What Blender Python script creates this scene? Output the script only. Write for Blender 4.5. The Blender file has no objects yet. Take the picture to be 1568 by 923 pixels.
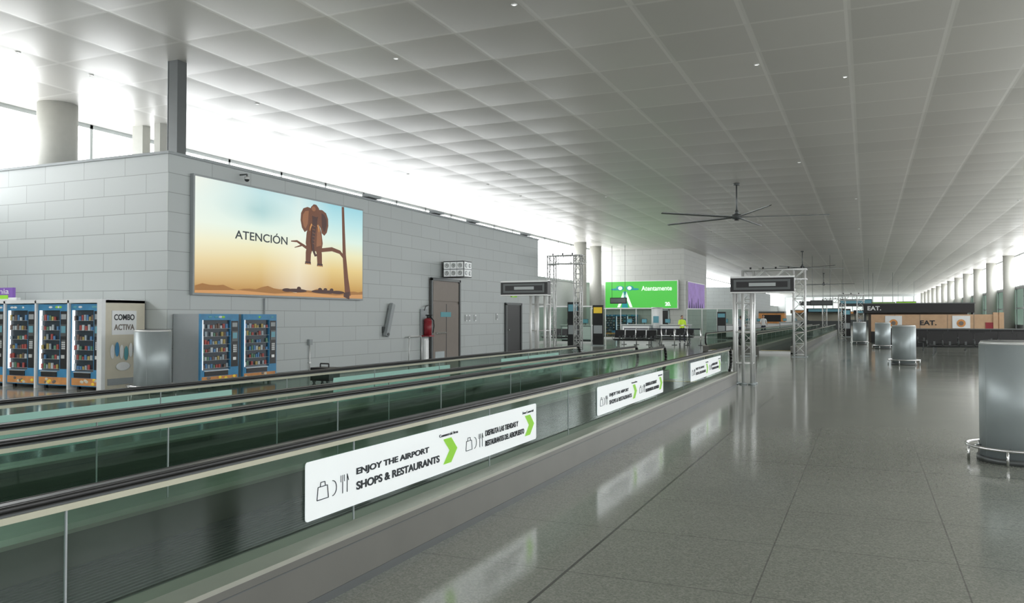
import bpy, bmesh, math, random
from mathutils import Vector, Matrix
random.seed(7)
scene = bpy.context.scene
COL = scene.collection
scene.view_settings.view_transform = 'Standard'

# ------------------------------------------------------------------ materials
def mat(name, col, rough=0.5, metal=0.0, emit=0.0, ecol=None, var=0.06, scale=6.0, spec=0.5):
    m = bpy.data.materials.new(name); m.use_nodes = True
    nt = m.node_tree; b = nt.nodes['Principled BSDF']
    b.inputs['Roughness'].default_value = rough
    b.inputs['Metallic'].default_value = metal
    b.inputs['Specular IOR Level'].default_value = spec
    tc = nt.nodes.new('ShaderNodeTexCoord')
    n = nt.nodes.new('ShaderNodeTexNoise'); n.inputs['Scale'].default_value = scale; n.inputs['Detail'].default_value = 3
    mx = nt.nodes.new('ShaderNodeMix'); mx.data_type = 'RGBA'
    mx.inputs[6].default_value = tuple(max(0, c*(1-var)) for c in col)+(1,)
    mx.inputs[7].default_value = tuple(min(1, c*(1+var)) for c in col)+(1,)
    nt.links.new(tc.outputs['Object'], n.inputs['Vector'])
    nt.links.new(n.outputs['Fac'], mx.inputs[0])
    nt.links.new(mx.outputs[2], b.inputs['Base Color'])
    if emit > 0:
        b.inputs['Emission Color'].default_value = tuple(ecol or col)+(1,)
        b.inputs['Emission Strength'].default_value = emit
    return m

def N(nt, t, **kw):
    n = nt.nodes.new(t)
    for k, v in kw.items(): setattr(n, k, v)
    return n
def mth(nt, op, a, b=None, c=None):
    n = nt.nodes.new('ShaderNodeMath'); n.operation = op
    for i, v in enumerate((a, b, c)):
        if v is None: continue
        if isinstance(v, (int, float)): n.inputs[i].default_value = v
        else: nt.links.new(v, n.inputs[i])
    return n.outputs[0]

def floor_mat():
    m = bpy.data.materials.new('terrazzo'); m.use_nodes = True; nt = m.node_tree; b = nt.nodes['Principled BSDF']; L = nt.links
    tc = N(nt, 'ShaderNodeTexCoord')
    v = N(nt, 'ShaderNodeTexVoronoi'); v.inputs['Scale'].default_value = 95
    L.new(tc.outputs['Object'], v.inputs['Vector'])
    cr = N(nt, 'ShaderNodeValToRGB')
    e = cr.color_ramp.elements
    e[0].position = 0.0; e[0].color = (0.20, 0.215, 0.185, 1)
    e[1].position = 1.0; e[1].color = (0.35, 0.365, 0.32, 1)
    sep = N(nt, 'ShaderNodeSeparateColor'); L.new(v.outputs['Color'], sep.inputs[0]); L.new(sep.outputs[0], cr.inputs[0])
    nz = N(nt, 'ShaderNodeTexNoise'); nz.inputs['Scale'].default_value = 0.6; nz.inputs['Detail'].default_value = 4
    L.new(tc.outputs['Object'], nz.inputs['Vector'])
    sx = N(nt, 'ShaderNodeSeparateXYZ'); L.new(tc.outputs['Object'], sx.inputs[0])
    def line(src, off, per, w):
        f = mth(nt, 'FRACT', mth(nt, 'DIVIDE', mth(nt, 'ADD', src, off), per))
        d = mth(nt, 'ABSOLUTE', mth(nt, 'SUBTRACT', f, 0.5))
        return mth(nt, 'GREATER_THAN', d, 0.5-w/per/2)
    l1 = line(sx.outputs[0], 1.75+114, 1.14, 0.010)
    l2 = line(sx.outputs[1], 100, 1.14, 0.010)
    l3 = line(sx.outputs[0], 1.75+92.0, 9.2, 0.020)
    l4 = line(sx.outputs[1], 100, 9.12, 0.020)
    thin = mth(nt, 'MULTIPLY', mth(nt, 'MAXIMUM', l1, l2), 0.5)
    thick = mth(nt, 'MULTIPLY', mth(nt, 'MAXIMUM', l3, l4), 0.85)
    ln = mth(nt, 'MAXIMUM', thin, thick)
    mx = N(nt, 'ShaderNodeMix', data_type='RGBA'); mx.inputs[7].default_value = (0.03, 0.03, 0.03, 1)
    L.new(ln, mx.inputs[0]); L.new(cr.outputs[0], mx.inputs[6])
    mu = N(nt, 'ShaderNodeMix', data_type='RGBA', blend_type='MULTIPLY'); mu.inputs[0].default_value = 1
    mr = N(nt, 'ShaderNodeMapRange'); mr.inputs[3].default_value = 0.85; mr.inputs[4].default_value = 1.12
    L.new(nz.outputs['Fac'], mr.inputs[0]); L.new(mx.outputs[2], mu.inputs[6]); L.new(mr.outputs[0], mu.inputs[7])
    L.new(mu.outputs[2], b.inputs['Base Color'])
    r = N(nt, 'ShaderNodeMapRange'); r.inputs[3].default_value = 0.07; r.inputs[4].default_value = 0.16
    L.new(nz.outputs['Fac'], r.inputs[0]); L.new(r.outputs[0], b.inputs['Roughness'])
    n2 = N(nt, 'ShaderNodeTexNoise'); n2.inputs['Scale'].default_value = 2.2; L.new(tc.outputs['Object'], n2.inputs['Vector'])
    bp = N(nt, 'ShaderNodeBump'); bp.inputs['Strength'].default_value = 0.25; bp.inputs['Distance'].default_value = 0.004
    L.new(n2.outputs['Fac'], bp.inputs['Height']); L.new(bp.outputs[0], b.inputs['Normal'])
    b.inputs['Specular IOR Level'].default_value = 0.7
    return m

def ceil_mat():
    m = bpy.data.materials.new('ceiling_panels'); m.use_nodes = True; nt = m.node_tree; b = nt.nodes['Principled BSDF']; L = nt.links
    tc = N(nt, 'ShaderNodeTexCoord'); sx = N(nt, 'ShaderNodeSeparateXYZ'); L.new(tc.outputs['Object'], sx.inputs[0])
    def fr(src, off, per): return mth(nt, 'FRACT', mth(nt, 'DIVIDE', mth(nt, 'ADD', src, off), per))
    fx = fr(sx.outputs[0], 190.3, 1.9); fy = fr(sx.outputs[1], 190, 1.9)
    def pil(f): return mth(nt, 'MULTIPLY', mth(nt, 'MULTIPLY', f, 4.0), mth(nt, 'SUBTRACT', 1.0, f))
    px, py = pil(fx), pil(fy)
    hgt = mth(nt, 'ADD', px, mth(nt, 'MULTIPLY', py, 0.6))
    lx = mth(nt, 'LESS_THAN', px, 0.13); ly = mth(nt, 'LESS_THAN', py, 0.09)
    ln = mth(nt, 'MULTIPLY', mth(nt, 'MAXIMUM', lx, ly), 0.6)
    wn = N(nt, 'ShaderNodeTexWhiteNoise', noise_dimensions='2D')
    cb = N(nt, 'ShaderNodeCombineXYZ')
    L.new(mth(nt, 'FLOOR', mth(nt, 'DIVIDE', mth(nt, 'ADD', sx.outputs[0], 190.3), 1.9)), cb.inputs[0])
    L.new(mth(nt, 'FLOOR', mth(nt, 'DIVIDE', mth(nt, 'ADD', sx.outputs[1], 190), 1.9)), cb.inputs[1])
    L.new(cb.outputs[0], wn.inputs['Vector'])
    mx = N(nt, 'ShaderNodeMix', data_type='RGBA'); mx.inputs[6].default_value = (0.66, 0.64, 0.60, 1); mx.inputs[7].default_value = (0.84, 0.82, 0.78, 1)
    L.new(ln, mx.inputs[0])
    mr = N(nt, 'ShaderNodeMapRange'); mr.inputs[3].default_value = 0.95; mr.inputs[4].default_value = 1.05; L.new(wn.outputs['Value'], mr.inputs[0])
    mu = N(nt, 'ShaderNodeMix', data_type='RGBA', blend_type='MULTIPLY'); mu.inputs[0].default_value = 1
    L.new(mx.outputs[2], mu.inputs[6]); L.new(mr.outputs[0], mu.inputs[7]); L.new(mu.outputs[2], b.inputs['Base Color'])
    bp = N(nt, 'ShaderNodeBump'); bp.inputs['Strength'].default_value = 1.0; bp.inputs['Distance'].default_value = 0.022
    L.new(hgt, bp.inputs['Height']); L.new(bp.outputs[0], b.inputs['Normal'])
    b.inputs['Roughness'].default_value = 0.36; b.inputs['Metallic'].default_value = 0.12
    return m

def wall_mat(name='wall_cladding', col=(0.52, 0.56, 0.555)):
    m = bpy.data.materials.new(name); m.use_nodes = True; nt = m.node_tree; b = nt.nodes['Principled BSDF']; L = nt.links
    tc = N(nt, 'ShaderNodeTexCoord'); sx = N(nt, 'ShaderNodeSeparateXYZ'); L.new(tc.outputs['Object'], sx.inputs[0])
    cb = N(nt, 'ShaderNodeCombineXYZ')
    L.new(mth(nt, 'ADD', sx.outputs[0], mth(nt, 'ADD', sx.outputs[1], 0.7)), cb.inputs[0]); L.new(sx.outputs[2], cb.inputs[1])
    br = N(nt, 'ShaderNodeTexBrick'); br.offset = 0.5
    br.inputs['Scale'].default_value = 1; br.inputs['Brick Width'].default_value = 1.35; br.inputs['Row Height'].default_value = 0.445
    br.inputs['Mortar Size'].default_value = 0.009; br.inputs['Mortar Smooth'].default_value = 0.2
    br.inputs['Color1'].default_value = tuple(col)+(1,); br.inputs['Color2'].default_value = tuple(c*0.96 for c in col)+(1,)
    br.inputs['Mortar'].default_value = tuple(c*0.6 for c in col)+(1,)
    L.new(cb.outputs[0], br.inputs['Vector']); L.new(br.outputs['Color'], b.inputs['Base Color'])
    b.inputs['Roughness'].default_value = 0.45
    return m

def glass_mat(name, tint, refl=0.9, base=.06, grz=.6):
    m = bpy.data.materials.new(name); m.use_nodes = True; nt = m.node_tree; L = nt.links
    nt.nodes.remove(nt.nodes['Principled BSDF']); out = nt.nodes['Material Output']
    t = N(nt, 'ShaderNodeBsdfTransparent'); t.inputs[0].default_value = tuple(tint)+(1,)
    g = N(nt, 'ShaderNodeBsdfGlossy'); g.inputs['Roughness'].default_value = 0.04; g.inputs[0].default_value = (refl*.9, refl, refl*.95, 1)
    geo = N(nt, 'ShaderNodeNewGeometry'); dt = N(nt, 'ShaderNodeVectorMath', operation='DOT_PRODUCT')
    L.new(geo.outputs['Normal'], dt.inputs[0]); L.new(geo.outputs['Incoming'], dt.inputs[1])
    c = mth(nt, 'ABSOLUTE', dt.outputs['Value'])
    f = mth(nt, 'ADD', base, mth(nt, 'MULTIPLY', mth(nt, 'POWER', mth(nt, 'SUBTRACT', 1, c), 4.0), grz))
    mx = N(nt, 'ShaderNodeMixShader'); L.new(f, mx.inputs[0]); L.new(t.outputs[0], mx.inputs[1]); L.new(g.outputs[0], mx.inputs[2])
    L.new(mx.outputs[0], out.inputs[0]); return m

def sky_pane(name, strength, c0=(0.93, 0.97, 1.0), c1=(1, 1, 1), sc=.15):
    m = bpy.data.materials.new(name); m.use_nodes = True; nt = m.node_tree; L = nt.links
    nt.nodes.remove(nt.nodes['Principled BSDF']); out = nt.nodes['Material Output']
    tc = N(nt, 'ShaderNodeTexCoord'); nz = N(nt, 'ShaderNodeTexNoise'); nz.inputs['Scale'].default_value = sc
    L.new(tc.outputs['Object'], nz.inputs['Vector'])
    mx = N(nt, 'ShaderNodeMix', data_type='RGBA'); mx.inputs[6].default_value = c0+(1,); mx.inputs[7].default_value = c1+(1,)
    L.new(nz.outputs['Fac'], mx.inputs[0]); e = N(nt, 'ShaderNodeEmission'); e.inputs[1].default_value = strength
    L.new(mx.outputs[2], e.inputs[0]); L.new(e.outputs[0], out.inputs[0]); return m

M = {}
M['floor'] = floor_mat(); M['ceil'] = ceil_mat(); M['clad'] = wall_mat()
M['clad2'] = wall_mat('wall_cladding_pale', (0.56, 0.57, 0.54))
M['plain'] = mat('painted_wall', (0.62, 0.65, 0.64), 0.6)
M['win'] = sky_pane('window_daylight', 6.2)
M['winaddright'] = sky_pane('added_daylight_right', 1.9)  # glow for the added right-hand glazing
M['winaddrear'] = sky_pane('added_daylight_rear', 1.9)  # glow for the added glazing behind the camera
M['winfar'] = sky_pane('window_daylight_far', 1.2, (0.75, 0.85, 0.8), (0.9, 0.95, 0.92))
M['wingreen'] = sky_pane('tinted_glazing', 0.55, (0.20, 0.36, 0.27), (0.5, 0.62, 0.54), .5)
M['frame'] = mat('window_frame', (0.42, 0.45, 0.45), 0.4, 0.3)
M['steel'] = mat('brushed_steel', (0.38, 0.43, 0.44), 0.40, 0.4, var=.15, scale=2.5)
M['alu'] = mat('aluminium', (0.72, 0.73, 0.72), 0.4, 0.5)
M['chrome'] = mat('chrome', (0.8, 0.8, 0.8), 0.15, 1.0)
M['dsteel'] = mat('dark_steel', (0.12, 0.13, 0.13), 0.4, 0.5)
M['column'] = mat('column_plaster', (0.45, 0.45, 0.41), 0.6)
M['gray'] = mat('grey_paint', (0.34, 0.37, 0.38), 0.5)
M['black'] = mat('black_plastic', (0.015, 0.015, 0.016), 0.4)
M['rubber'] = mat('black_rubber', (0.010, 0.010, 0.010), 0.35)
M['white'] = mat('white_paint', (0.8, 0.82, 0.82), 0.4)
M['signwhite'] = mat('sign_white', (0.82, 0.86, 0.86), 0.4, emit=0.22)
M['signback'] = mat('sign_back', (0.62, 0.80, 0.80), 0.4, emit=0.35)
M['green'] = mat('sign_green', (0.28, 0.62, 0.05), 0.5, emit=0.15)
M['ink'] = mat('sign_ink', (0.02, 0.025, 0.03), 0.6)
M['kerb'] = mat('kerb_stone', (0.14, 0.14, 0.125), 0.38, 0.1, var=0.12, scale=3)
M['kerbtop'] = mat('kerb_metal', (0.38, 0.385, 0.33), 0.38, 0.5)
M['rail'] = mat('handrail_metal', (0.50, 0.49, 0.38), 0.35, 0.4)
M['track'] = mat('walkway_track', (0.05, 0.055, 0.05), 0.4, 0.3)
M['trackrib'] = mat('walkway_track_rib', (0.13, 0.14, 0.135), 0.4, 0.3)
M['bglass'] = glass_mat('balustrade_glass', (0.56, 0.67, 0.61), 0.8, .045, .5)
M['brown'] = mat('bronze_door', (0.20, 0.17, 0.145), 0.45, 0.3)
M['red'] = mat('red_paint', (0.28, 0.02, 0.03), 0.4)
M['orange'] = mat('orange_paint', (0.62, 0.28, 0.09), 0.5, emit=0.03, var=.4, scale=5)
M['blue'] = mat('blue_vinyl', (0.05, 0.24, 0.44), 0.4, emit=0.05, var=0.35, scale=4)
M['teal'] = mat('teal_paint', (0.1, 0.35, 0.4), 0.5)
M['cream'] = mat('cream_paint', (0.66, 0.62, 0.50), 0.5)
M['wood'] = mat('wood_panel', (0.50, 0.33, 0.20), 0.5, var=0.18, scale=3, emit=0.06)
M['lamp'] = mat('lamp_lens', (1, 1, 0.95), 0.5, emit=2)
M['led'] = mat('led_strip', (0.9, 0.95, 1), 0.5, emit=1.4)
M['hivis'] = mat('hivis_yellow', (0.6, 0.85, 0.05), 0.6, emit=0.15)
M['skin'] = mat('skin', (0.55, 0.33, 0.23), 0.5)
M['navy'] = mat('navy_cloth', (0.02, 0.025, 0.045), 0.8)
M['shirt'] = mat('grey_shirt', (0.35, 0.38, 0.42), 0.8)
M['hair'] = mat('hair', (0.03, 0.02, 0.015), 0.6)
M['screen'] = mat('screen_glow', (0.1, 0.25, 0.3), 0.2, emit=0.3)
M['yellow'] = mat('yellow_paint', (0.85, 0.6, 0.05), 0.5, emit=0.1)
M['case'] = mat('vending_interior', (0.02, 0.035, 0.05), 0.3)
M['purple'] = mat('purple_print', (0.25, 0.15, 0.42), 0.5, emit=0.4, var=0.5, scale=1.5)
prod = [mat('snack_%s' % n, c, 0.5, emit=0.05) for n, c in dict(a=(0.35, 0.07, 0.06), b=(0.08, 0.2, 0.38), c=(0.38, 0.3, 0.1), d=(0.45, 0.5, 0.52), e=(0.1, 0.22, 0.14), f=(0.15, 0.1, 0.08), g=(.3, .36, .4)).items()]  # slight emission stands in for light inside the machines

# ------------------------------------------------------------------ builder
class Bd:
    def __init__(s, name): s.name = name; s.bm = bmesh.new(); s.m = []
    def mi(s, m):
        if isinstance(m, str): m = M[m]
        if m not in s.m: s.m.append(m)
        return s.m.index(m)
    def box(s, x0, x1, y0, y1, z0, z1, m, rot=None):
        i = s.mi(m)
        vs = [s.bm.verts.new((x, y, z)) for x in (x0, x1) for y in (y0, y1) for z in (z0, z1)]
        for f in ((0, 1, 3, 2), (4, 6, 7, 5), (0, 4, 5, 1), (2, 3, 7, 6), (0, 2, 6, 4), (1, 5, 7, 3)):
            fc = s.bm.faces.new([vs[k] for k in f]); fc.material_index = i
        if rot:
            c = Vector(((x0+x1)/2, (y0+y1)/2, (z0+z1)/2))
            bmesh.ops.rotate(s.bm, cent=c, matrix=rot, verts=vs)
        return s
    def cyl(s, p0, p1, r, m, seg=16, r2=None, caps=True):
        i = s.mi(m); p0 = Vector(p0); p1 = Vector(p1); r2 = r if r2 is None else r2
        d = (p1-p0).normalized(); a = d.orthogonal().normalized(); b = d.cross(a)
        A = []; B = []
        for k in range(seg):
            t = 2*math.pi*k/seg; o = a*math.cos(t)+b*math.sin(t)
            A.append(s.bm.verts.new(p0+o*r)); B.append(s.bm.verts.new(p1+o*r2))
        for k in range(seg):
            f = s.bm.faces.new((A[k], A[(k+1) % seg], B[(k+1) % seg], B[k])); f.material_index = i; f.smooth = True
        if caps:
            f = s.bm.faces.new(A[::-1]); f.material_index = i
            f = s.bm.faces.new(B); f.material_index = i
        return s
    def tube(s, pts, r, m, seg=8):
        for a, b in zip(pts[:-1], pts[1:]): s.cyl(a, b, r, m, seg)
        return s
    def ring(s, c, R, r, m, seg=32):
        i = s.mi(m); rows = []
        for k in range(seg):
            t = 2*math.pi*k/seg; row = []
            for j in range(8):
                u = 2*math.pi*j/8; q = R+r*math.cos(u)
                row.append(s.bm.verts.new((c[0]+q*math.cos(t), c[1]+q*math.sin(t), c[2]+r*math.sin(u))))
            rows.append(row)
        for k in range(seg):
            for j in range(8):
                f = s.bm.faces.new((rows[k][j], rows[(k+1) % seg][j], rows[(k+1) % seg][(j+1) % 8], rows[k][(j+1) % 8])); f.material_index = i; f.smooth = True
        return s
    def sph(s, c, r, m, seg=16, sc=(1, 1, 1)):
        i = s.mi(m)
        res = bmesh.ops.create_uvsphere(s.bm, u_segments=seg, v_segments=seg//2+2, radius=r, matrix=Matrix.Translation(c) @ Matrix.Diagonal((*sc, 1)))
        for v in res['verts']:
            for f in v.link_faces: f.material_index = i; f.smooth = True
        return s
    def poly(s, pts, m):
        f = s.bm.faces.new([s.bm.verts.new(p) for p in pts]); f.material_index = s.mi(m); return s
    def done(s, loc=(0, 0, 0), rz=0, bevel=0, parent=None):
        bmesh.ops.recalc_face_normals(s.bm, faces=s.bm.faces)
        me = bpy.data.meshes.new(s.name); s.bm.to_mesh(me); s.bm.free()
        for m in s.m: me.materials.append(m)
        o = bpy.data.objects.new(s.name, me); COL.objects.link(o); o.location = loc; o.rotation_euler = (0, 0, rz)
        if bevel:
            b = o.modifiers.new('bevel', 'BEVEL'); b.width = bevel; b.segments = 2; b.limit_method = 'ANGLE'; b.harden_normals = False
        if parent: o.parent = parent
        return o

def text(s, parent, loc, face, m, width=None, size=0.2, height=None, name='lettering', bold=0.0):
    c = bpy.data.curves.new(name, 'FONT'); c.body = s; c.size = size; c.extrude = 0.002; c.offset = bold
    o = bpy.data.objects.new('tmp', c); COL.objects.link(o)
    bpy.context.view_layer.update()
    me = bpy.data.meshes.new_from_object(o.evaluated_get(bpy.context.evaluated_depsgraph_get()))
    bpy.data.objects.remove(o)
    xs = [v.co.x for v in me.vertices]; ys = [v.co.y for v in me.vertices]
    x0, w, y0, h = min(xs), max(xs)-min(xs), min(ys), max(ys)-min(ys)
    sx = width/w if width else 1; sy = height/h if height else sx
    for v in me.vertices: v.co.x = (v.co.x-x0)*sx; v.co.y = (v.co.y-y0)*sy
    me.materials.clear(); me.materials.append(M[m] if isinstance(m, str) else m)
    t = bpy.data.objects.new(name, me); COL.objects.link(t)
    t.rotation_euler = {'+X': (math.pi/2, 0, math.pi/2), '-Y': (math.pi/2, 0, 0)}[face]
    t.location = loc; t.parent = parent
    return t

# ------------------------------------------------------------------ shell
XL, XR, Y0, Y1, ZC = -22.2, 13.4, -30, 232, 7.6
Bd('floor').box(XL-.4, XR+.4, Y0-.4, Y1+.4, -.2, 0, 'floor').done()
Bd('ceiling').box(XL-.4, XR+.4, Y0-.4, Y1+.4, ZC, ZC+.3, 'ceil').done()

def clerestory(name, x, side, y0, y1, z0, z1, m, step=3.0):
    b = Bd(name)
    b.box(x-.02, x+.02, y0, y1, z0, z1, m)
    xa, xb = x-.08, x+.08
    b.box(xa, xb, y0, y1, z0-.12, z0+.02, 'frame'); b.box(xa, xb, y0, y1, z1-.12, z1, 'frame')
    y = y0
    while y <= y1+.01:
        b.box(xa, xb, y-.05, y+.05, z0, z1, 'frame'); y += step
    return b.done()
Bd('wall_left').box(XL-.3, XL, Y0, Y1, 0, 4.5, 'plain').done()
clerestory('window_1', XL, 1, Y0, Y1, 4.62, ZC, 'win')
clerestory('window_3', XR, -1, Y0, Y1, 4.62, ZC, 'win')
b = Bd('added_window_right')
b.box(XR-.02, XR+.02, Y0, 80, 0.3, 4.5, 'winaddright')  # unseen lower glazing, added so daylight reaches the long wall
y = Y0
while y <= 80:
    b.box(XR-.08, XR+.08, y-.05, y+.05, 0, 4.5, 'frame'); y += 3
b.box(XR-.08, XR+.08, Y0, 80, 0, .3, 'frame'); b.done()
b = Bd('window_6')
b.box(XR-.02, XR+.02, 80, Y1, 0.9, 4.5, 'wingreen'); b.box(XR-.08, XR+.08, 80, Y1, 0, .9, 'dsteel')
y = 80
while y < Y1:
    b.box(XR-.1, XR, y-.08, y+.08, 0, 4.5, 'frame'); y += 4
b.box(XR-.12, XR, 80, Y1, 2.4, 2.55, 'frame'); b.box(XR-.15, XR, 80, Y1, 4.3, 4.5, 'dsteel'); b.done()
b = Bd('added_window_rear'); b.box(XL, XR, Y0-.02, Y0+.02, 0.5, ZC, 'winaddrear')  # unseen rear glazing, added to light the near block's front
x = XL
while x <= XR: b.box(x-.06, x+.06, Y0-.1, Y0+.1, 0, ZC, 'frame'); x += 3.56
b.box(XL, XR, Y0-.1, Y0+.1, 0, .5, 'frame'); b.done()
b = Bd('wall_far'); b.box(XL, XR, Y1, Y1+.3, 0, ZC, 'plain'); b.done()
b = Bd('window_5'); b.box(XL+2, XR-2, Y1-.05, Y1-.01, 2.2, 7.0, 'winfar')
x = XL+2
while x <= XR-2: b.box(x-.08, x+.08, Y1-.12, Y1-.02, 2.2, 7.0, 'frame'); x += 2.4
b.done()

def block(name, y0, y1, h, m):
    b = Bd(name); b.box(XL+.12, -14.5, y0, y1, 0, h, m)
    if h < 7: b.box(XL+.12, -14.46, y0-.04, y1+.04, h, h+.06, 'gray')
    return b
block('wall_core_near', 13.8, 36.5, 5.32, 'clad').done()
block('wall_core_middle', 70.8, 81.5, ZC, 'clad2').done()
block('wall_core_far', 104, 140, 5.32, 'clad').done()
Bd('baseboard_core').box(-14.5, -14.47, 13.8, 36.5, 0, .12, 'dsteel').box(XL+.2, -14.47, 13.77, 13.8, 0, .12, 'dsteel').done()
b = Bd('rooftop_cable_tray')
for y in (21.7, 26, 29, 34.5): b.box(-14.6, -14.35, y, y+.7, 5.41, 5.5, 'gray')
b.box(-14.75, -14.6, 15, 36, 5.385, 5.43, 'alu'); b.done()
b = Bd('steel_post'); b.box(-14.95, -14.66, 14.2, 14.48, 5.38, ZC, 'dsteel'); b.box(-15.0, -14.6, 14.14, 14.54, 5.38, 5.42, 'dsteel')
b.box(-14.97, -14.93, 14.2, 14.48, 5.38, ZC, 'gray'); b.done()

b = Bd('round_column'); b.cyl((0, 0, 0), (0, 0, ZC), .5, 'column', 32); b.cyl((0, 0, 0), (0, 0, .2), .53, 'steel', 32); c0 = b.done()
c0.location = (-21, 5.0, 0)
for p in [(-21, 62), (-21, 66), (-21, 89), (-21, 98)]+[(12.7, 8+12*k) for k in range(19)]:
    o = bpy.data.objects.new('round_column', c0.data); COL.objects.link(o); o.location = (p[0], p[1], 0)
b = Bd('round_column'); b.cyl((0, 0, 5.38), (0, 0, ZC), .52, 'column', 32); b.cyl((0, 0, 5.38), (0, 0, 5.5), .55, 'column', 32); b.done((-20.9, 15.9, 0))
b = Bd('roof_support_post'); b.box(-.22, .22, -.15, .15, 5.38, ZC, 'column'); b.box(-.28, .28, -.2, .2, 5.38, 5.45, 'dsteel'); b.box(.7, .95, -.15, .15, 5.38, ZC, 'column'); b.done((-20.9, 18.8, 0))

b = Bd('ceiling_downlights')
for i in range(70):
    X = -22+1.9*random.randint(1, 18)+.95-.3; Y = 1.9*random.randint(2, 60)+.95
    b.cyl((X, Y, ZC-.012), (X, Y, ZC+.01), .035, 'lamp', 12); b.ring((X, Y, ZC-.008), .05, .012, 'alu', 16)
b.done()

# ------------------------------------------------------------------ moving walkway
def walkway(y0, y1):
    b = Bd('moving_walkway')
    rails = (-2.95, -4.5, -5.2, -6.7)
    for x in rails:
        y = y0+.3
        while y < y1-.3:
            ye = min(y+2.0, y1-.3)
            b.poly([(x, y+.004, .33), (x, ye-.004, .33), (x, ye-.004, .845), (x, y+.004, .845)], 'bglass')
            b.box(x-.005, x+.005, ye-.004, ye+.004, .34, .84, 'gray')
            y = ye
        b.box(x-.028, x+.028, y0+.2, y1-.2, .832, .858, 'rail')
        b.box(x-.042, x+.042, y0+.1, y1-.1, .872, .903, 'rubber')
        b.box(x-.02, x+.02, y0+.1, y1-.1, .857, .873, 'dsteel')
        b.cyl((x-.03, y0+.1, .888), (x-.03, y1-.1, .888), .017, 'rubber', 8); b.cyl((x+.03, y0+.1, .888), (x+.03, y1-.1, .888), .017, 'rubber', 8)
        for yy, sgn in ((y0+.1, -1), (y1-.1, 1)):
            pts = [(x, yy+sgn*.26*math.sin(t), .625+.26*math.cos(t)) for t in [math.pi*k/10 for k in range(11)]]
            b.tube(pts, .036, 'rubber', 8)
            b.poly([(x, yy, .33), (x, yy+sgn*.2, .4), (x, yy+sgn*.22, .62), (x, yy+sgn*.18, .76), (x, yy, .84)], 'bglass')
    for a, c in ((-2.80, -3.06), (-6.85, -6.59)):
        lo, hi = min(a, c), max(a, c)
        b.box(lo, hi, y0, y1, 0, .31, 'kerb'); b.box(lo-.012, hi+.012, y0, y1, .31, .335, 'kerbtop')
        b.box(lo-.004, hi+.004, y0, y1, .0, .05, 'dsteel')
        b.box(lo-.003, hi+.003, y0, y1, .26, .266, 'dsteel')
    b.box(-5.32, -4.38, y0, y1, 0, .31, 'kerb'); b.box(-5.33, -4.37, y0, y1, .31, .335, 'kerbtop')
    for a, c in ((-4.38, -3.06), (-6.59, -5.32)):
        b.box(a, c, y0, y1, 0, .10, 'track')
        x = a+.03
        while x < c-.02: b.box(x, x+.018, y0+.7, y1-.7, .10, .112, 'trackrib'); x += .045
        b.box(a, c, y0-.05, y0+.7, .0, .118, 'alu'); b.box(a, c, y1-.7, y1+.05, .0, .118, 'alu')
        b.box(a, c, y0+.66, y0+.72, .118, .124, 'yellow'); b.box(a, c, y1-.72, y1-.66, .118, .124, 'yellow')
    return b.done()
ww = walkway(-6, 19.6)
walkway(37.5, 90)

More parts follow.
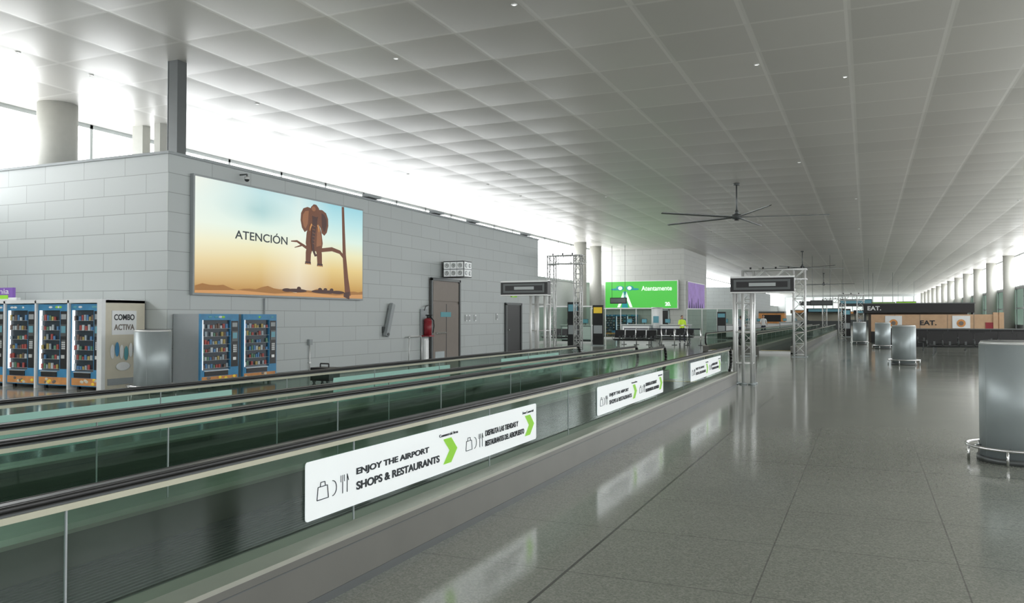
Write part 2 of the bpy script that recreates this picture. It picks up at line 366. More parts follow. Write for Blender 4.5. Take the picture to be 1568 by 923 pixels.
def rrect(x, y0, y1, z0, z1, r):
    pts = []
    for cy, cz, a0 in ((y1-r, z1-r, 0), (y0+r, z1-r, 90), (y0+r, z0+r, 180), (y1-r, z0+r, 270)):
        for k in range(5):
            t = math.radians(a0+22.5*k); pts.append((x, cy+r*math.cos(t), cz+r*math.sin(t)))
    return pts
def glass_sign(y0, y1, full=True):
    b = Bd('shops_sign'); x = -2.937; z0, z1 = .43, .77; W = y1-y0; k = W/3.53
    for xx in (x-.006, x): b.poly(rrect(xx, y0, y1, z0, z1, .02), 'signwhite')
    b.box(x-.006, x-.0005, y0+.02, y1-.02, z0+.01, z1-.01, 'signwhite')
    xi = x+.003
    def bag(u):
        b_ = [(u, .535), (u+.11*k, .535), (u+.10*k, .61), (u+.01*k, .61)]
        for (a, c) in zip(b_, b_[1:]+b_[:1]): b.cyl((xi, y0+a[0], a[1]), (xi, y0+c[0], c[1]), .0025, 'ink', 6)
        b.tube([(xi, y0+u+.03*k, .61), (xi, y0+u+.035*k, .635), (xi, y0+u+.075*k, .635), (xi, y0+u+.08*k, .61)], .0025, 'ink', 6)
        b.tube([(xi, y0+u+.15*k+.04*k*math.sin(t), .58+.045*math.cos(t)) for t in [math.pi*q/8 for q in range(9)]], .0025, 'ink', 6)
        for q in (0, .018, .036): b.tube([(xi, y0+u+(.235+q)*k, .64), (xi, y0+u+(.235+q)*k, .6)], .002, 'ink', 6)
        b.tube([(xi, y0+u+.253*k, .6), (xi, y0+u+.253*k, .53)], .0025, 'ink', 6)
        b.tube([(xi, y0+u+.30*k, .53), (xi, y0+u+.30*k, .64), (xi, y0+u+.315*k, .6)], .0025, 'ink', 6)
    def chev(u):
        w, d = .13*k, .10*k
        b.poly([(xi, y0+u, .68), (xi, y0+u+w, .68), (xi, y0+u+w+d, .585), (xi, y0+u+w, .49), (xi, y0+u, .49), (xi, y0+u+d, .585)], 'green')
    bag(.10*k); chev(1.64*k); bag(2.02*k); chev(3.24*k)
    o = b.done()
    text('ENJOY THE AIRPORT', o, (xi, y0+.50*k, .605), '+X', 'ink', width=.92*k, height=.052, bold=.005)
    text('SHOPS & RESTAURANTS', o, (xi, y0+.50*k, .52), '+X', 'ink', width=1.08*k, height=.052, bold=.005)
    text('Commercial Area', o, (xi, y0+1.58*k, .70), '+X', 'ink', width=.3*k, height=.022)
    text('DISFRUTA LAS TIENDAS Y', o, (xi, y0+2.38*k, .605), '+X', 'ink', width=.70*k, height=.048, bold=.005)
    text('RESTAURANTES DEL AEROPUERTO', o, (xi, y0+2.38*k, .52), '+X', 'ink', width=.84*k, height=.048, bold=.005)
    text('Zona Comercial', o, (xi, y0+3.18*k, .70), '+X', 'ink', width=.27*k, height=.022)
YS = [(3.81, 7.34), (9.3, 12.7), (14.9, 18.2)]
for a, c in YS: glass_sign(a, c)
for a, c in YS+[(-1.6, 1.9)]:
    b = Bd('shops_sign'); b.box(-6.715, -6.708, a, c, .43, .77, 'signback')
    for x in (-6.7165, -6.7065): b.poly(rrect(x, a, c, .43, .77, .03), 'signback')
    b.done()

# ------------------------------------------------------------------ lightbox advert 1
def ad_mat():
    m = bpy.data.materials.new('lightbox_sky_print'); m.use_nodes = True; nt = m.node_tree; L = nt.links
    nt.nodes.remove(nt.nodes['Principled BSDF']); out = nt.nodes['Material Output']
    tc = N(nt, 'ShaderNodeTexCoord'); sx = N(nt, 'ShaderNodeSeparateXYZ'); L.new(tc.outputs['Object'], sx.inputs[0])
    v = mth(nt, 'DIVIDE', mth(nt, 'SUBTRACT', sx.outputs[2], 2.18), 2.74)
    u = mth(nt, 'DIVIDE', mth(nt, 'SUBTRACT', sx.outputs[1], 14.5), 6.9)
    cr = N(nt, 'ShaderNodeValToRGB'); L.new(v, cr.inputs[0]); E = cr.color_ramp.elements
    E[0].position = 0; E[0].color = (0.46, 0.23, 0.07, 1); E[1].position = 1; E[1].color = (0.36, 0.68, 0.76, 1)
    for p, c in ((.12, (.62, .40, .15, 1)), (.30, (.80, .62, .28, 1)), (.46, (.86, .82, .52, 1)), (.62, (.74, .90, .80, 1)), (.82, (.52, .80, .82, 1))):
        e = E.new(p); e.color = c
    nz = N(nt, 'ShaderNodeTexNoise'); nz.inputs['Scale'].default_value = .55; nz.inputs['Detail'].default_value = 4; L.new(tc.outputs['Object'], nz.inputs['Vector'])
    du = mth(nt, 'SUBTRACT', u, .3); dv = mth(nt, 'SUBTRACT', v, .80)
    d = mth(nt, 'SQRT', mth(nt, 'ADD', mth(nt, 'MULTIPLY', mth(nt, 'MULTIPLY', du, du), 4), mth(nt, 'MULTIPLY', mth(nt, 'MULTIPLY', dv, dv), 8)))
    cl = mth(nt, 'MULTIPLY', mth(nt, 'MAXIMUM', mth(nt, 'SUBTRACT', 1, mth(nt, 'MULTIPLY', d, 2.2)), 0), mth(nt, 'MULTIPLY', nz.outputs['Fac'], 1.4))
    mx = N(nt, 'ShaderNodeMix', data_type='RGBA'); mx.inputs[7].default_value = (.20, .50, .55, 1); L.new(cl, mx.inputs[0]); L.new(cr.outputs[0], mx.inputs[6])
    # pale glow toward the left edge and behind the animal
    wh = mth(nt, 'MULTIPLY', mth(nt, 'MAXIMUM', mth(nt, 'SUBTRACT', .5, u), 0), mth(nt, 'MULTIPLY', v, 1.7))
    g = mth(nt, 'MULTIPLY', mth(nt, 'MAXIMUM', mth(nt, 'SUBTRACT', .22, mth(nt, 'ABSOLUTE', mth(nt, 'SUBTRACT', u, .55))), 0), 2.2)
    wh = mth(nt, 'MINIMUM', mth(nt, 'ADD', wh, g), .9)
    m2 = N(nt, 'ShaderNodeMix', data_type='RGBA'); m2.inputs[7].default_value = (.98, .98, .86, 1); L.new(wh, m2.inputs[0]); L.new(mx.outputs[2], m2.inputs[6])
    e = N(nt, 'ShaderNodeEmission'); e.inputs[1].default_value = 1.0; L.new(m2.outputs[2], e.inputs[0]); L.new(e.outputs[0], out.inputs[0]); return m
def emi(name, c, s=1.0):
    return mat(name, tuple(x*.3 for x in c), .5, emit=s, ecol=c)
EB, EB2, EB3 = emi('print_brown', (.12, .045, .022)), emi('print_dark_brown', (.05, .022, .018)), emi('print_sand', (.28, .13, .035))
EBL = emi('print_tan', (.50, .25, .09)); EBM = emi('print_mid_brown', (.24, .10, .045))
ax = -14.38; AY, AZ = 14.5, 2.18
b = Bd('elephant_billboard')
b.box(-14.49, ax-.01, AY-.05, AY+6.95, AZ-.05, AZ+2.79, 'gray')
b.box(ax-.012, ax, AY, AY+6.9, AZ, AZ+2.74, ad_mat())
lay = [0.002]
def pp(pts, m):
    lay[0] += .0006; b.poly([(ax+lay[0], AY+u, AZ+v) for u, v in pts], m)
def ell(cu, cv, ru, rv, m, rot=0, n=22):
    c, s = math.cos(rot), math.sin(rot)
    pp([(cu+ru*math.cos(t)*c-rv*math.sin(t)*s, cv+ru*math.cos(t)*s+rv*math.sin(t)*c) for t in [2*math.pi*k/n for k in range(n)]], m)
def stroke(pts, w, m):
    nn = len(pts); Lf = []; Rt = []
    for i, (u0, v0) in enumerate(pts):
        a = pts[max(0, i-1)]; c = pts[min(nn-1, i+1)]
        d = Vector((c[0]-a[0], c[1]-a[1])).normalized(); n = Vector((-d.y, d.x)); wi = w[i] if isinstance(w, (list, tuple)) else w
        Lf.append((u0+n.x*wi, v0+n.y*wi)); Rt.append((u0-n.x*wi, v0-n.y*wi))
    pp(Lf+Rt[::-1], m)
pp([(0, 0)]+[(6.9*k/30, .17+.05*math.sin(k*.7)+.03*math.sin(k*1.9)) for k in range(31)]+[(6.9, 0)], EB3)
pp([(0, 0), (0, .06), (1.5, .1), (2.8, .05), (4.2, .12), (5.5, .07), (6.9, .13), (6.9, 0)], EBL)
for cu, ru in ((3.7, .45), (4.9, .55), (5.6, .35), (5.2, .2), (3.3, .2)): ell(cu, .16, ru, .05, EB2)
for cu in (4.75, 5.0, 5.3, 3.8): ell(cu, .22, .09, .05, EB2)
stroke([(6.12, .06), (6.02, .6), (5.92, 1.3), (5.88, 2.0), (5.84, 2.73)], [.15, .11, .085, .07, .06], EB)
stroke([(6.2, .08), (5.9, .1)], [.12, .06], EB2)
stroke([(5.92, 1.2), (5.7, 1.36), (5.3, 1.42), (4.7, 1.34), (4.1, 1.38), (3.7, 1.52), (3.45, 1.5)], [.05, .055, .06, .055, .045, .03, .015], EB)
stroke([(3.9, 1.42), (3.6, 1.34)], [.025, .01], EB)
# elephant seated on the branch: broad body, column legs, low wide ears, long trunk
pp([(4.16, 1.30), (4.08, 1.5), (4.12, 1.8), (4.24, 2.08), (4.66, 2.1), (4.80, 1.85), (4.86, 1.55), (4.80, 1.30)], EB)
pp([(4.56, 1.36), (4.58, 1.7), (4.60, 1.98), (4.70, 1.98), (4.80, 1.7), (4.80, 1.4)], EBM)
stroke([(4.28, 1.45), (4.20, 1.22), (4.19, .96)], [.14, .12, .11], EB); stroke([(4.64, 1.45), (4.70, 1.22), (4.72, .93)], [.14, .12, .11], EB)
pp([(4.06, .99), (4.31, .99), (4.32, .91), (4.05, .91)], EB2); pp([(4.60, .96), (4.85, .96), (4.86, .88), (4.59, .88)], EB2)
for q in range(3): ell(4.11+.075*q, .92, .028, .018, EBL); ell(4.65+.075*q, .89, .028, .018, EBL)
pp([(4.34, 2.50), (4.14, 2.52), (3.96, 2.46), (3.86, 2.32), (3.84, 2.12), (3.90, 1.92), (4.02, 1.80), (4.14, 1.86), (4.22, 2.00), (4.34, 2.12)], EB)
pp([(4.62, 2.50), (4.82, 2.51), (5.00, 2.44), (5.10, 2.28), (5.11, 2.08), (5.04, 1.88), (4.92, 1.78), (4.80, 1.84), (4.74, 1.98), (4.62, 2.12)], EB)
pp([(4.20, 2.42), (4.04, 2.39), (3.94, 2.28), (3.92, 2.12), (3.98, 1.96), (4.06, 1.90), (4.16, 2.05)], EBM)
pp([(4.78, 2.42), (4.92, 2.38), (5.02, 2.26), (5.03, 2.10), (4.97, 1.94), (4.90, 1.88), (4.80, 2.02)], EB2)
pp([(4.28, 2.10), (4.24, 2.36), (4.30, 2.54), (4.42, 2.63), (4.54, 2.63), (4.66, 2.54), (4.72, 2.36), (4.68, 2.10), (4.58, 1.98), (4.38, 1.98)], EB)
ell(4.42, 2.50, .09, .07, EBM); ell(4.37, 2.27, .022, .028, EB2); ell(4.59, 2.27, .022, .028, EB2)
stroke([(4.48, 2.28), (4.46, 2.05), (4.41, 1.82), (4.37, 1.58), (4.40, 1.34), (4.50, 1.18), (4.58, 1.20)], [.12, .105, .085, .07, .055, .045, .03], EB2)
for q in range(6): stroke([(4.35+.006*q, 2.02-.1*q), (4.50-.01*q, 2.0-.1*q)], .006, EBM)
stroke([(4.33, 2.06), (4.26, 1.94), (4.24, 1.86)], [.03, .022, .01], EBL); stroke([(4.60, 2.06), (4.66, 1.94), (4.66, 1.86)], [.03, .022, .01], EBL)
o = b.done(); text('ATENCIÓN', o, (ax+.010, AY+1.3, AZ+1.38), '+X', emi('print_ink', (.02, .03, .035)), width=2.0, height=.27, bold=.002)

# ------------------------------------------------------------------ items on long wall
X = -14.49
b = Bd('door_1')
b.box(X, X+.06, 25.85, 28.05, 0, 3.0, 'brown'); b.box(X+.06, X+.10, 25.95, 27.95, .02, 2.1, 'brown'); b.box(X+.06, X+.10, 25.95, 27.95, 2.2, 2.9, 'brown')
b.box(X+.05, X+.12, 25.8, 25.9, 0, 3.02, 'dsteel'); b.box(X+.05, X+.12, 28.0, 28.1, 0, 3.02, 'dsteel'); b.box(X+.05, X+.12, 25.8, 28.1, 2.95, 3.05, 'dsteel')
b.box(X+.10, X+.105, 26.93, 26.97, .02, 2.1, 'black'); b.box(X+.1, X+.16, 26.1, 26.85, 1.0, 1.06, 'chrome')
b.box(X+.1, X+.11, 26.5, 27.3, 1.62, 1.8, 'teal'); b.box(X+.10, X+.105, 26.1, 26.8, .1, .35, 'steel'); b.done()
b = Bd('door_2'); b.box(X, X+.05, 32.6, 34.2, 0, 2.15, 'black'); b.box(X, X+.09, 32.5, 32.62, 0, 2.2, 'dsteel'); b.box(X, X+.09, 34.18, 34.3, 0, 2.2, 'dsteel'); b.box(X, X+.09, 32.5, 34.3, 2.15, 2.25, 'dsteel')
b.cyl((X+.05, 32.8, 1.05), (X+.12, 32.8, 1.05), .03, 'chrome'); b.done()
b = Bd('world_clock'); b.box(X, X+.12, 26.85, 27.15, 3.25, 3.45, 'dsteel'); b.box(X+.1, X+.95, 26.7, 27.35, 3.08, 3.68, 'black')
for i in range(3):
    for j in range(2):
        x = X+.13+.275*i; z = 3.11+.28*j
        b.box(x, x+.255, 26.685, 26.7, z, z+.255, 'signwhite'); b.cyl((x+.127, 26.68, z+.127), (x+.127, 26.67, z+.127), .08, 'dsteel', 16); b.cyl((x+.127, 26.669, z+.127), (x+.127, 26.664, z+.127), .068, 'white', 16)
        b.box(x+.122, x+.132, 26.655, 26.662, z+.12, z+.18, 'ink'); b.box(x+.127, x+.17, 26.655, 26.662, z+.12, z+.128, 'ink')
for i in range(2):
    for j in range(2):
        y = 26.74+.3*i; z = 3.11+.28*j
        b.box(X+.95, X+.965, y, y+.27, z, z+.255, 'signwhite'); b.cyl((X+.965, y+.13, z+.125), (X+.975, y+.13, z+.125), .08, 'ink', 16); b.cyl((X+.976, y+.13, z+.125), (X+.98, y+.13, z+.125), .065, 'white', 16)
b.done()
b = Bd('fire_extinguisher'); b.box(X, X+.05, 25.15, 25.6, .95, 1.9, 'gray')
b.cyl((X+.2, 25.37, .97), (X+.2, 25.37, 1.5), .14, 'red', 20); b.sph((X+.2, 25.37, 1.5), .14, 'red', 16, (1, 1, .6)); b.cyl((X+.2, 25.37, 1.55), (X+.2, 25.37, 1.7), .04, 'black')
b.box(X+.13, X+.38, 25.33, 25.41, 1.66, 1.7, 'black'); b.tube([(X+.28, 25.37, 1.66), (X+.36, 25.5, 1.5), (X+.37, 25.52, 1.3), (X+.34, 25.5, 1.05)], .02, 'black'); b.box(X+.03, X+.36, 25.2, 25.54, .92, .97, 'red')
b.tube([(X+.1, 25.3, 1.85), (X+.1, 25.4, 2.0), (X+.1, 25.7, 2.05)], .02, 'dsteel'); b.done()
b = Bd('folded_barrier')
b.box(X+.02, X+.16, 25.2, 25.5, .0, .85, 'white'); b.box(X+.16, X+.19, 25.24, 25.46, .05, .8, 'alu'); b.box(X+.02, X+.3, 25.15, 25.55, 0, .05, 'dsteel'); b.done(bevel=.008)
b = Bd('pipe_guard_rail'); b.tube([(X+.15, 24.15, 0), (X+.15, 24.15, .88), (X+.15, 24.22, .95), (X+.15, 24.95, .95), (X+.15, 25.02, .88), (X+.15, 25.02, 0)], .022, 'alu', 10)
b.cyl((X+.15, 24.15, 0), (X+.15, 24.15, .015), .06, 'alu'); b.cyl((X+.15, 25.02, 0), (X+.15, 25.02, .015), .06, 'alu'); b.done()
b = Bd('wall_arm_bracket')
b.box(X+.05, X+.17, 22.88, 23.06, .95, 2.08, 'gray', Matrix.Rotation(math.radians(-20), 3, 'X'))
b.box(X, X+.06, 22.7, 22.85, 1.1, 1.3, 'dsteel'); b.box(X, X+.06, 23.05, 23.2, 1.75, 1.9, 'dsteel'); b.cyl((X+.17, 22.8, 1.05), (X+.2, 22.8, 1.05), .05, 'dsteel'); b.done()
b = Bd('wall_conduit'); b.cyl((X+.03, 18.9, 0), (X+.03, 18.9, .85), .018, 'alu'); b.box(X, X+.08, 18.83, 18.97, .82, .98, 'gray'); b.box(X, X+.05, 18.86, 18.94, .3, .34, 'alu'); b.done()
b = Bd('wall_switch_panels')
for y, z in ((28.7, 1.45), (28.95, 1.45), (29.5, 1.45), (31.6, 1.5)): b.box(X, X+.03, y, y+.16, z, z+.26, 'white'); b.box(X+.03, X+.035, y+.03, y+.13, z+.05, z+.2, 'gray')
b.done()
b = Bd('downpipe'); b.cyl((X+.03, 17.0, 0), (X+.03, 17.0, 2.1), .02, 'gray'); b.box(X, X+.05, 16.96, 17.04, 1.2, 1.24, 'alu'); b.done()
b = Bd('security_camera'); b.tube([(X, 16.1, 5.2), (X+.22, 16.1, 5.2), (X+.22, 16.1, 5.13)], .02, 'dsteel'); b.cyl((X+.22, 16.1, 5.07), (X+.22, 16.1, 5.14), .065, 'alu'); b.sph((X+.22, 16.1, 5.07), .06, 'black'); b.done()
b = Bd('exit_sign'); b.box(X, X+.04, 33.2, 33.8, 2.5, 2.7, 'green'); b.box(X+.04, X+.045, 33.3, 33.45, 2.54, 2.66, 'white'); b.done()
b = Bd('black_trolley_bag'); b.box(-12.45, -11.9, 16.3, 16.75, .06, .38, 'black'); b.tube([(-12.3, 16.5, .38), (-12.3, 16.5, .47), (-12.05, 16.5, .47), (-12.05, 16.5, .38)], .018, 'black')
for x in (-12.38, -11.97):
    for y in (16.36, 16.69): b.cyl((x-.02, y, .05), (x+.02, y, .05), .05, 'dsteel')
b.done(bevel=.03)

# ------------------------------------------------------------------ vending machines
def vending(loc, rz, w, d, h, idx):
    b = Bd('vending_machine')
    b.box(0, w, .06, d, .08, h, 'gray')
    for x in (.06, w-.12):
        for y in (.12, d-.18): b.box(x, x+.06, y, y+.06, 0, .08, 'black')
    f = .06
    b.box(0, w, 0, f, .08, .40, 'blue'); b.box(.04, w-.04, -.004, 0, .10, .26, 'orange'); b.box(0, w, 0, f, h-.14, h, 'blue'); b.box(0, .05, 0, f, .40, h-.14, 'blue'); b.box(w-.27, w, 0, f, .40, h-.14, 'blue')
    b.box(.12, w-.35, -.012, 0, .27, .38, 'black'); b.box(.1, w-.33, -.016, -.01, .38, .395, 'alu')
    gx0, gx1, gz0, gz1 = .05, w-.27, .42, h-.14
    b.box(gx0, gx1, .05, .058, gz0, gz1, 'case')
    b.box(w-.25, w-.02, -.004, 0, .45, h-.16, 'black')
    nsh = 6
    for r in range(nsh):
        z = gz0+.03+(gz1-gz0-.04)*r/nsh; b.box(gx0, gx1, .004, .05, z-.008, z, 'gray')
        x = gx0+.03
        while x < gx1-.09:
            ww_ = random.uniform(.045, .07); hh = random.uniform(.07, .13)*(h/1.9)
            if random.random() < .85: b.box(x, x+ww_, .02, .045, z, z+hh, random.choice(prod))
            x += ww_+.025
    b.box(gx0, gx0+.02, -.004, .05, gz0, gz1, 'led')
    b.box(w-.23, w-.05, -.014, 0, h*.62, h*.76, 'dsteel'); b.box(w-.21, w-.07, -.018, -.013, h*.66, h*.74, 'screen')
    b.box(w-.2, w-.07, -.012, 0, h*.46, h*.58, 'dsteel'); b.box(w-.2, w-.1, -.02, 0, h*.36, h*.40, 'alu'); b.box(w-.22, w-.06, -.012, 0, h*.82, h*.88, 'gray')
    for i in range(3):
        for j in range(4): b.box(w-.19+.04*i, w-.165+.04*i, -.017, -.012, h*.47+.045*j, h*.47+.03+.045*j, 'white')
    for i in range(7):
        x = .1+random.random()*(w-.2); b.sph((x, -.004, .12+random.random()*.12), .04, random.choice(['cream', 'yellow', 'brown', 'cream']), 10, (1.3, .1, .8))
    for i in range(4): b.sph((.1+random.random()*(w-.2), -.002, h-.07), .035, random.choice(['teal', 'white', 'green']), 10, (1.8, .1, .7))
    return b.done(loc, rz)
for i, x in enumerate((-16.22, -17.28, -18.34, -19.40)): vending((x, 12.72, 0), 0, .98, .95, 1.9, i)
b = Bd('vending_enclosure')
for x in (-16.26, -17.32, -18.38, -19.44): b.box(x-.03, x+.02, 12.68, 13.74, 0, 1.98, 'white')
b.box(-15.2, -15.12, 12.6, 13.74, 0, 1.98, 'cream'); b.box(-19.47, -15.12, 12.68, 13.74, 1.92, 2.0, 'white'); b.box(-15.24, -15.1, 12.58, 12.68, 0, 2.0, 'white')
b.box(-15.115, -15.105, 12.85, 13.5, 1.22, 1.75, 'white'); b.box(-15.115, -15.103, 12.75, 13.6, .12, .26, 'gray')
for i in range(6): b.sph((-15.105, 12.87+.12*i, .85+.05*math.sin(i*1.7)), .08, ['white', 'blue', 'white', 'teal', 'white', 'dsteel'][i], 12, (.05, .7, 2.0))
b.sph((-15.105, 13.15, .52), .16, 'white', 14, (.04, 1.2, .6))
o = b.done()
text('COMBO', o, (-15.1, 12.9, 1.54), '+X', 'ink', width=.54, height=.13, bold=.004); text('ACTIVA', o, (-15.1, 12.9, 1.32), '+X', 'brown', width=.54, height=.13, bold=.004)
b = Bd('neon_shop_sign'); b.box(-19.4, -18.7, 13.2, 13.3, 2.0, 2.08, 'white'); b.box(-19.6, -18.85, 13.2, 13.28, 2.08, 2.32, emi('sign_violet', (.3, .15, .6), .4)); b.box(-19.6, -19.0, 13.19, 13.3, 2.05, 2.14, 'green'); o = b.done()
text('nia', o, (-19.3, 13.18, 2.17), '-Y', 'white', width=.35, height=.12)
vending((-13.65, 13.95, 0), math.radians(90), 1.2, .82, 1.68, 1)
vending((-13.65, 15.3, 0), math.radians(90), 1.2, .82, 1.68, 2)

# ------------------------------------------------------------------ air diffuser bollards
def diffuser(x, y, sc=1):
    b = Bd('air_diffuser_column')
    b.cyl((0, 0, .02), (0, 0, 1.30), .37, 'steel', 48); b.cyl((0, 0, 1.30), (0, 0, 1.335), .37, 'alu', 48, r2=.35); b.cyl((0, 0, 0), (0, 0, .06), .40, 'dsteel', 48)
    b.cyl((0, 0, 1.335), (0, 0, 1.34), .33, 'dsteel', 32)
    for k in range(4):
        t = math.pi/2*k+.5; b.box(.366*math.cos(t)-.004, .366*math.cos(t)+.006, .366*math.sin(t)-.004, .366*math.sin(t)+.006, .08, 1.29, 'gray')
    b.ring((0, 0, .17), .50, .018, 'chrome')
    for k in range(6):
        t = math.pi/3*k+.2; b.cyl((.5*math.cos(t), .5*math.sin(t), 0), (.5*math.cos(t), .5*math.sin(t), .17), .014, 'chrome', 8)
        b.cyl((.37*math.cos(t), .37*math.sin(t), .17), (.5*math.cos(t), .5*math.sin(t), .17), .010, 'chrome', 8)
    b.done((x, y, 0))
for p in ((1.53, 10.6), (1.15, 30.7), (.75, 46), (-.4, 53.0), (-13.9, 12.85)): diffuser(*p)

# ------------------------------------------------------------------ truss gates with sign boxes
def gate(x, y, bx0, bx1, name='information_gate'):
    b = Bd(name)
    P = [(x-.2, y-.18), (x+.2, y-.18), (x-.2, y+.18), (x+.2, y+.18), (x, y-.18)]
    for p in P: b.cyl((*p, 0), (*p, 2.58), .036, 'alu', 12); b.cyl((*p, 0), (*p, .03), .09, 'steel', 16)
    for z in (.5, 1.25, 1.95, 2.2):
        for i, j in ((0, 1), (2, 3), (0, 2), (1, 3)): b.cyl((*P[i], z), (*P[j], z), .018, 'alu', 8)
    b.box(bx0, bx1, y-.25, y-.02, 2.2, 2.56, 'black')
    b.box(bx0, bx1, y-.26, y-.01, 2.54, 2.58, 'alu'); b.box(bx0, bx1, y-.26, y-.01, 2.18, 2.21, 'alu')
    b.box(bx0+.08, bx1-.08, y-.268, y-.25, 2.26, 2.5, 'dsteel'); b.box(bx0+.14, bx1-.14, y-.275, y-.266, 2.31, 2.45, 'black')
    w = (bx1-bx0); b.box(bx0+w*.3, bx0+w*.72, y-.28, y-.272, 2.34, 2.42, 'frame')
    b.cyl((bx0, y+.1, 2.5), (bx1, y+.1, 2.5), .03, 'alu'); b.cyl((bx0, y+.1, 2.26), (bx1, y+.1, 2.26), .03, 'alu')
    for xx in (bx0+.1, (bx0+bx1)/2, bx1-.1): b.cyl((xx, y+.1, 2.26), (xx, y+.1, 2.5), .02, 'alu')
    b.done()
gate(-2.72, 20.3, -3.0, -1.55)
gate(-8.0, 20.3, -9.05, -7.7)
def truss_col(b, x, y, h, s=.22):
    P = [(x-s, y-s), (x+s, y-s), (x+s, y+s), (x-s, y+s)]
    for p in P: b.cyl((*p, 0), (*p, h), .032, 'alu', 8)
    z = .1; k = 0
    while z < h-.4:
        for i in range(4):
            a, c = P[i], P[(i+1) % 4]
            if k % 2: a, c = c, a
            b.cyl((*a, z), (*c, z+.45), .014, 'alu', 6); b.cyl((*a, z), (*c, z), .014, 'alu', 6)
        z += .45; k += 1
    b.box(x-s-.08, x+s+.08, y-s-.08, y+s+.08, 0, .02, 'steel')
def portal(x0, x1, y, h, s=.22):
    b = Bd('truss_portal'); truss_col(b, x0, y, h, s); truss_col(b, x1, y, h, s)
    for dy in (-s, s):
        for z in (h, h-.4): b.cyl((x0-.2, y+dy, z), (x1+.3, y+dy, z), .032, 'alu', 8)
        x = x0-.2; k = 0
        while x < x1+.1:
            b.cyl((x, y+dy, h-.4 if k % 2 else h), (x+.4, y+dy, h if k % 2 else h-.4), .016, 'alu', 6); x += .4; k += 1
    x = x0
    while x < x1+.1:
        b.cyl((x, y-s, h), (x, y+s, h), .014, 'alu', 6); b.cyl((x+.1, y-.1, h), (x+.1, y-.1, h+.12), .04, 'black', 8); x += .5
    b.done()
portal(-4.5, -2.5, 35.0, 3.55)
portal(-14.1, -12.75, 37.3, 4.6, .16)
portal(-4.2, -2.3, 95, 3.6)
portal(-1.6, -.4, 62, 3.2)

# ------------------------------------------------------------------ ceiling fans
def fan(x, y, a0, n=6):
    b = Bd('ceiling_fan'); zb = 6.1
    b.cyl((0, 0, ZC-.08), (0, 0, ZC), .14, 'dsteel', 20); b.cyl((0, 0, zb), (0, 0, ZC), .035, 'dsteel', 12)
    b.cyl((0, 0, zb-.10), (0, 0, zb+.10), .2, 'dsteel', 24); b.cyl((0, 0, zb+.10), (0, 0, zb+.3), .12, 'dsteel', 20, r2=.06); b.cyl((0, 0, zb-.16), (0, 0, zb-.10), .1, 'black', 20)
    for k in range(n):
        t = a0+2*math.pi*k/n; d = Vector((math.cos(t), math.sin(t), 0)); q = Vector((-d.y, d.x, 0)); rows = []
        for r, w in ((.18, .07), (.5, .11), (3.7, .08), (3.9, .05)):
            rows.append((d*r+q*w+Vector((0, 0, zb+.015)), d*r-q*w+Vector((0, 0, zb-.015))))
        dz = Vector((0, 0, -.03))
        for (a, c), (e, f) in zip(rows[:-1], rows[1:]):
            b.poly([a, c, f, e], 'dsteel'); b.poly([a+dz, e+dz, f+dz, c+dz], 'dsteel')
            b.poly([a, e, e+dz, a+dz], 'dsteel'); b.poly([c, c+dz, f+dz, f], 'dsteel')
    b.done((x, y, 0))
fan(-5.3, 37.4, math.radians(23.5-14), 5); fan(-5.3, 78, .5, 5); fan(-5.3, 118, 1.1, 5)

# ------------------------------------------------------------------ far block adverts
b = Bd('green_billboard'); y = 70.75
gm = emi('print_green', (.08, .52, .07), .9); gd = emi('print_teal', (.02, .30, .32), .8); gw = emi('print_white', (.8, .95, .8), 1)
b.box(-21.6, -14.95, y-.25, y-.02, 2.35, 4.85, 'alu'); b.box(-21.5, -15.05, y-.27, y-.25, 2.42, 4.78, gm)
for s_ in (-1, 1):
    b.sph((-19.7+s_*.45, y-.28, 4.2), .36, gd, 16, (1, .02, .6)); b.sph((-19.7+s_*.42, y-.29, 4.2), .2, gw, 14, (1, .04, .8)); b.sph((-19.7+s_*.9, y-.28, 4.1), .3, gd, 14, (1.3, .02, .3))
    b.poly([(-19.7+s_*.15, y-.285, 3.9), (-19.7+s_*.7, y-.285, 2.5), (-19.7+s_*.45, y-.285, 2.5), (-19.7+s_*.02, y-.285, 3.5)], gw)
b.poly([(-20.0, y-.285, 2.45), (-19.4, y-.285, 2.45), (-19.55, y-.285, 3.3), (-19.5, y-.285, 3.9), (-19.9, y-.285, 3.9), (-19.85, y-.285, 3.3)], gd)
o = b.done(); text('Atentamente', o, (-18.2, y-.29, 3.95), '-Y', gw, width=2.7, height=.42, bold=.004); text('20.', o, (-16.1, y-.29, 2.6), '-Y', gw, width=.5, height=.35, bold=.01)
b = Bd('purple_billboard'); b.box(-14.49, -14.38, 71.8, 79.8, 2.35, 4.8, 'alu'); b.box(-14.38, -14.36, 71.9, 79.7, 2.42, 4.72, 'purple')
for i in range(7):
    yy = 72.4+i; b.poly([(-14.355, yy-.2, 2.43), (-14.355, yy+.25, 2.43), (-14.355, yy+.1, 3.0+.3*math.sin(i*2)), (-14.355, yy-.05, 3.1+.3*math.sin(i*2))], 'navy')
b.done()
b = Bd('door_3'); b.box(-17.0, -15.9, 70.72, 70.79, 0, 2.2, 'black'); b.box(-17.1, -17.0, 70.7, 70.79, 0, 2.3, 'steel'); b.box(-15.9, -15.8, 70.7, 70.79, 0, 2.3, 'steel'); b.box(-17.1, -15.8, 70.7, 70.79, 2.2, 2.3, 'steel'); b.done()
for x in (-21.3, -20.3, -19.3): vending((x, 69.7, 0), 0, .95, .9, 1.85, 0)

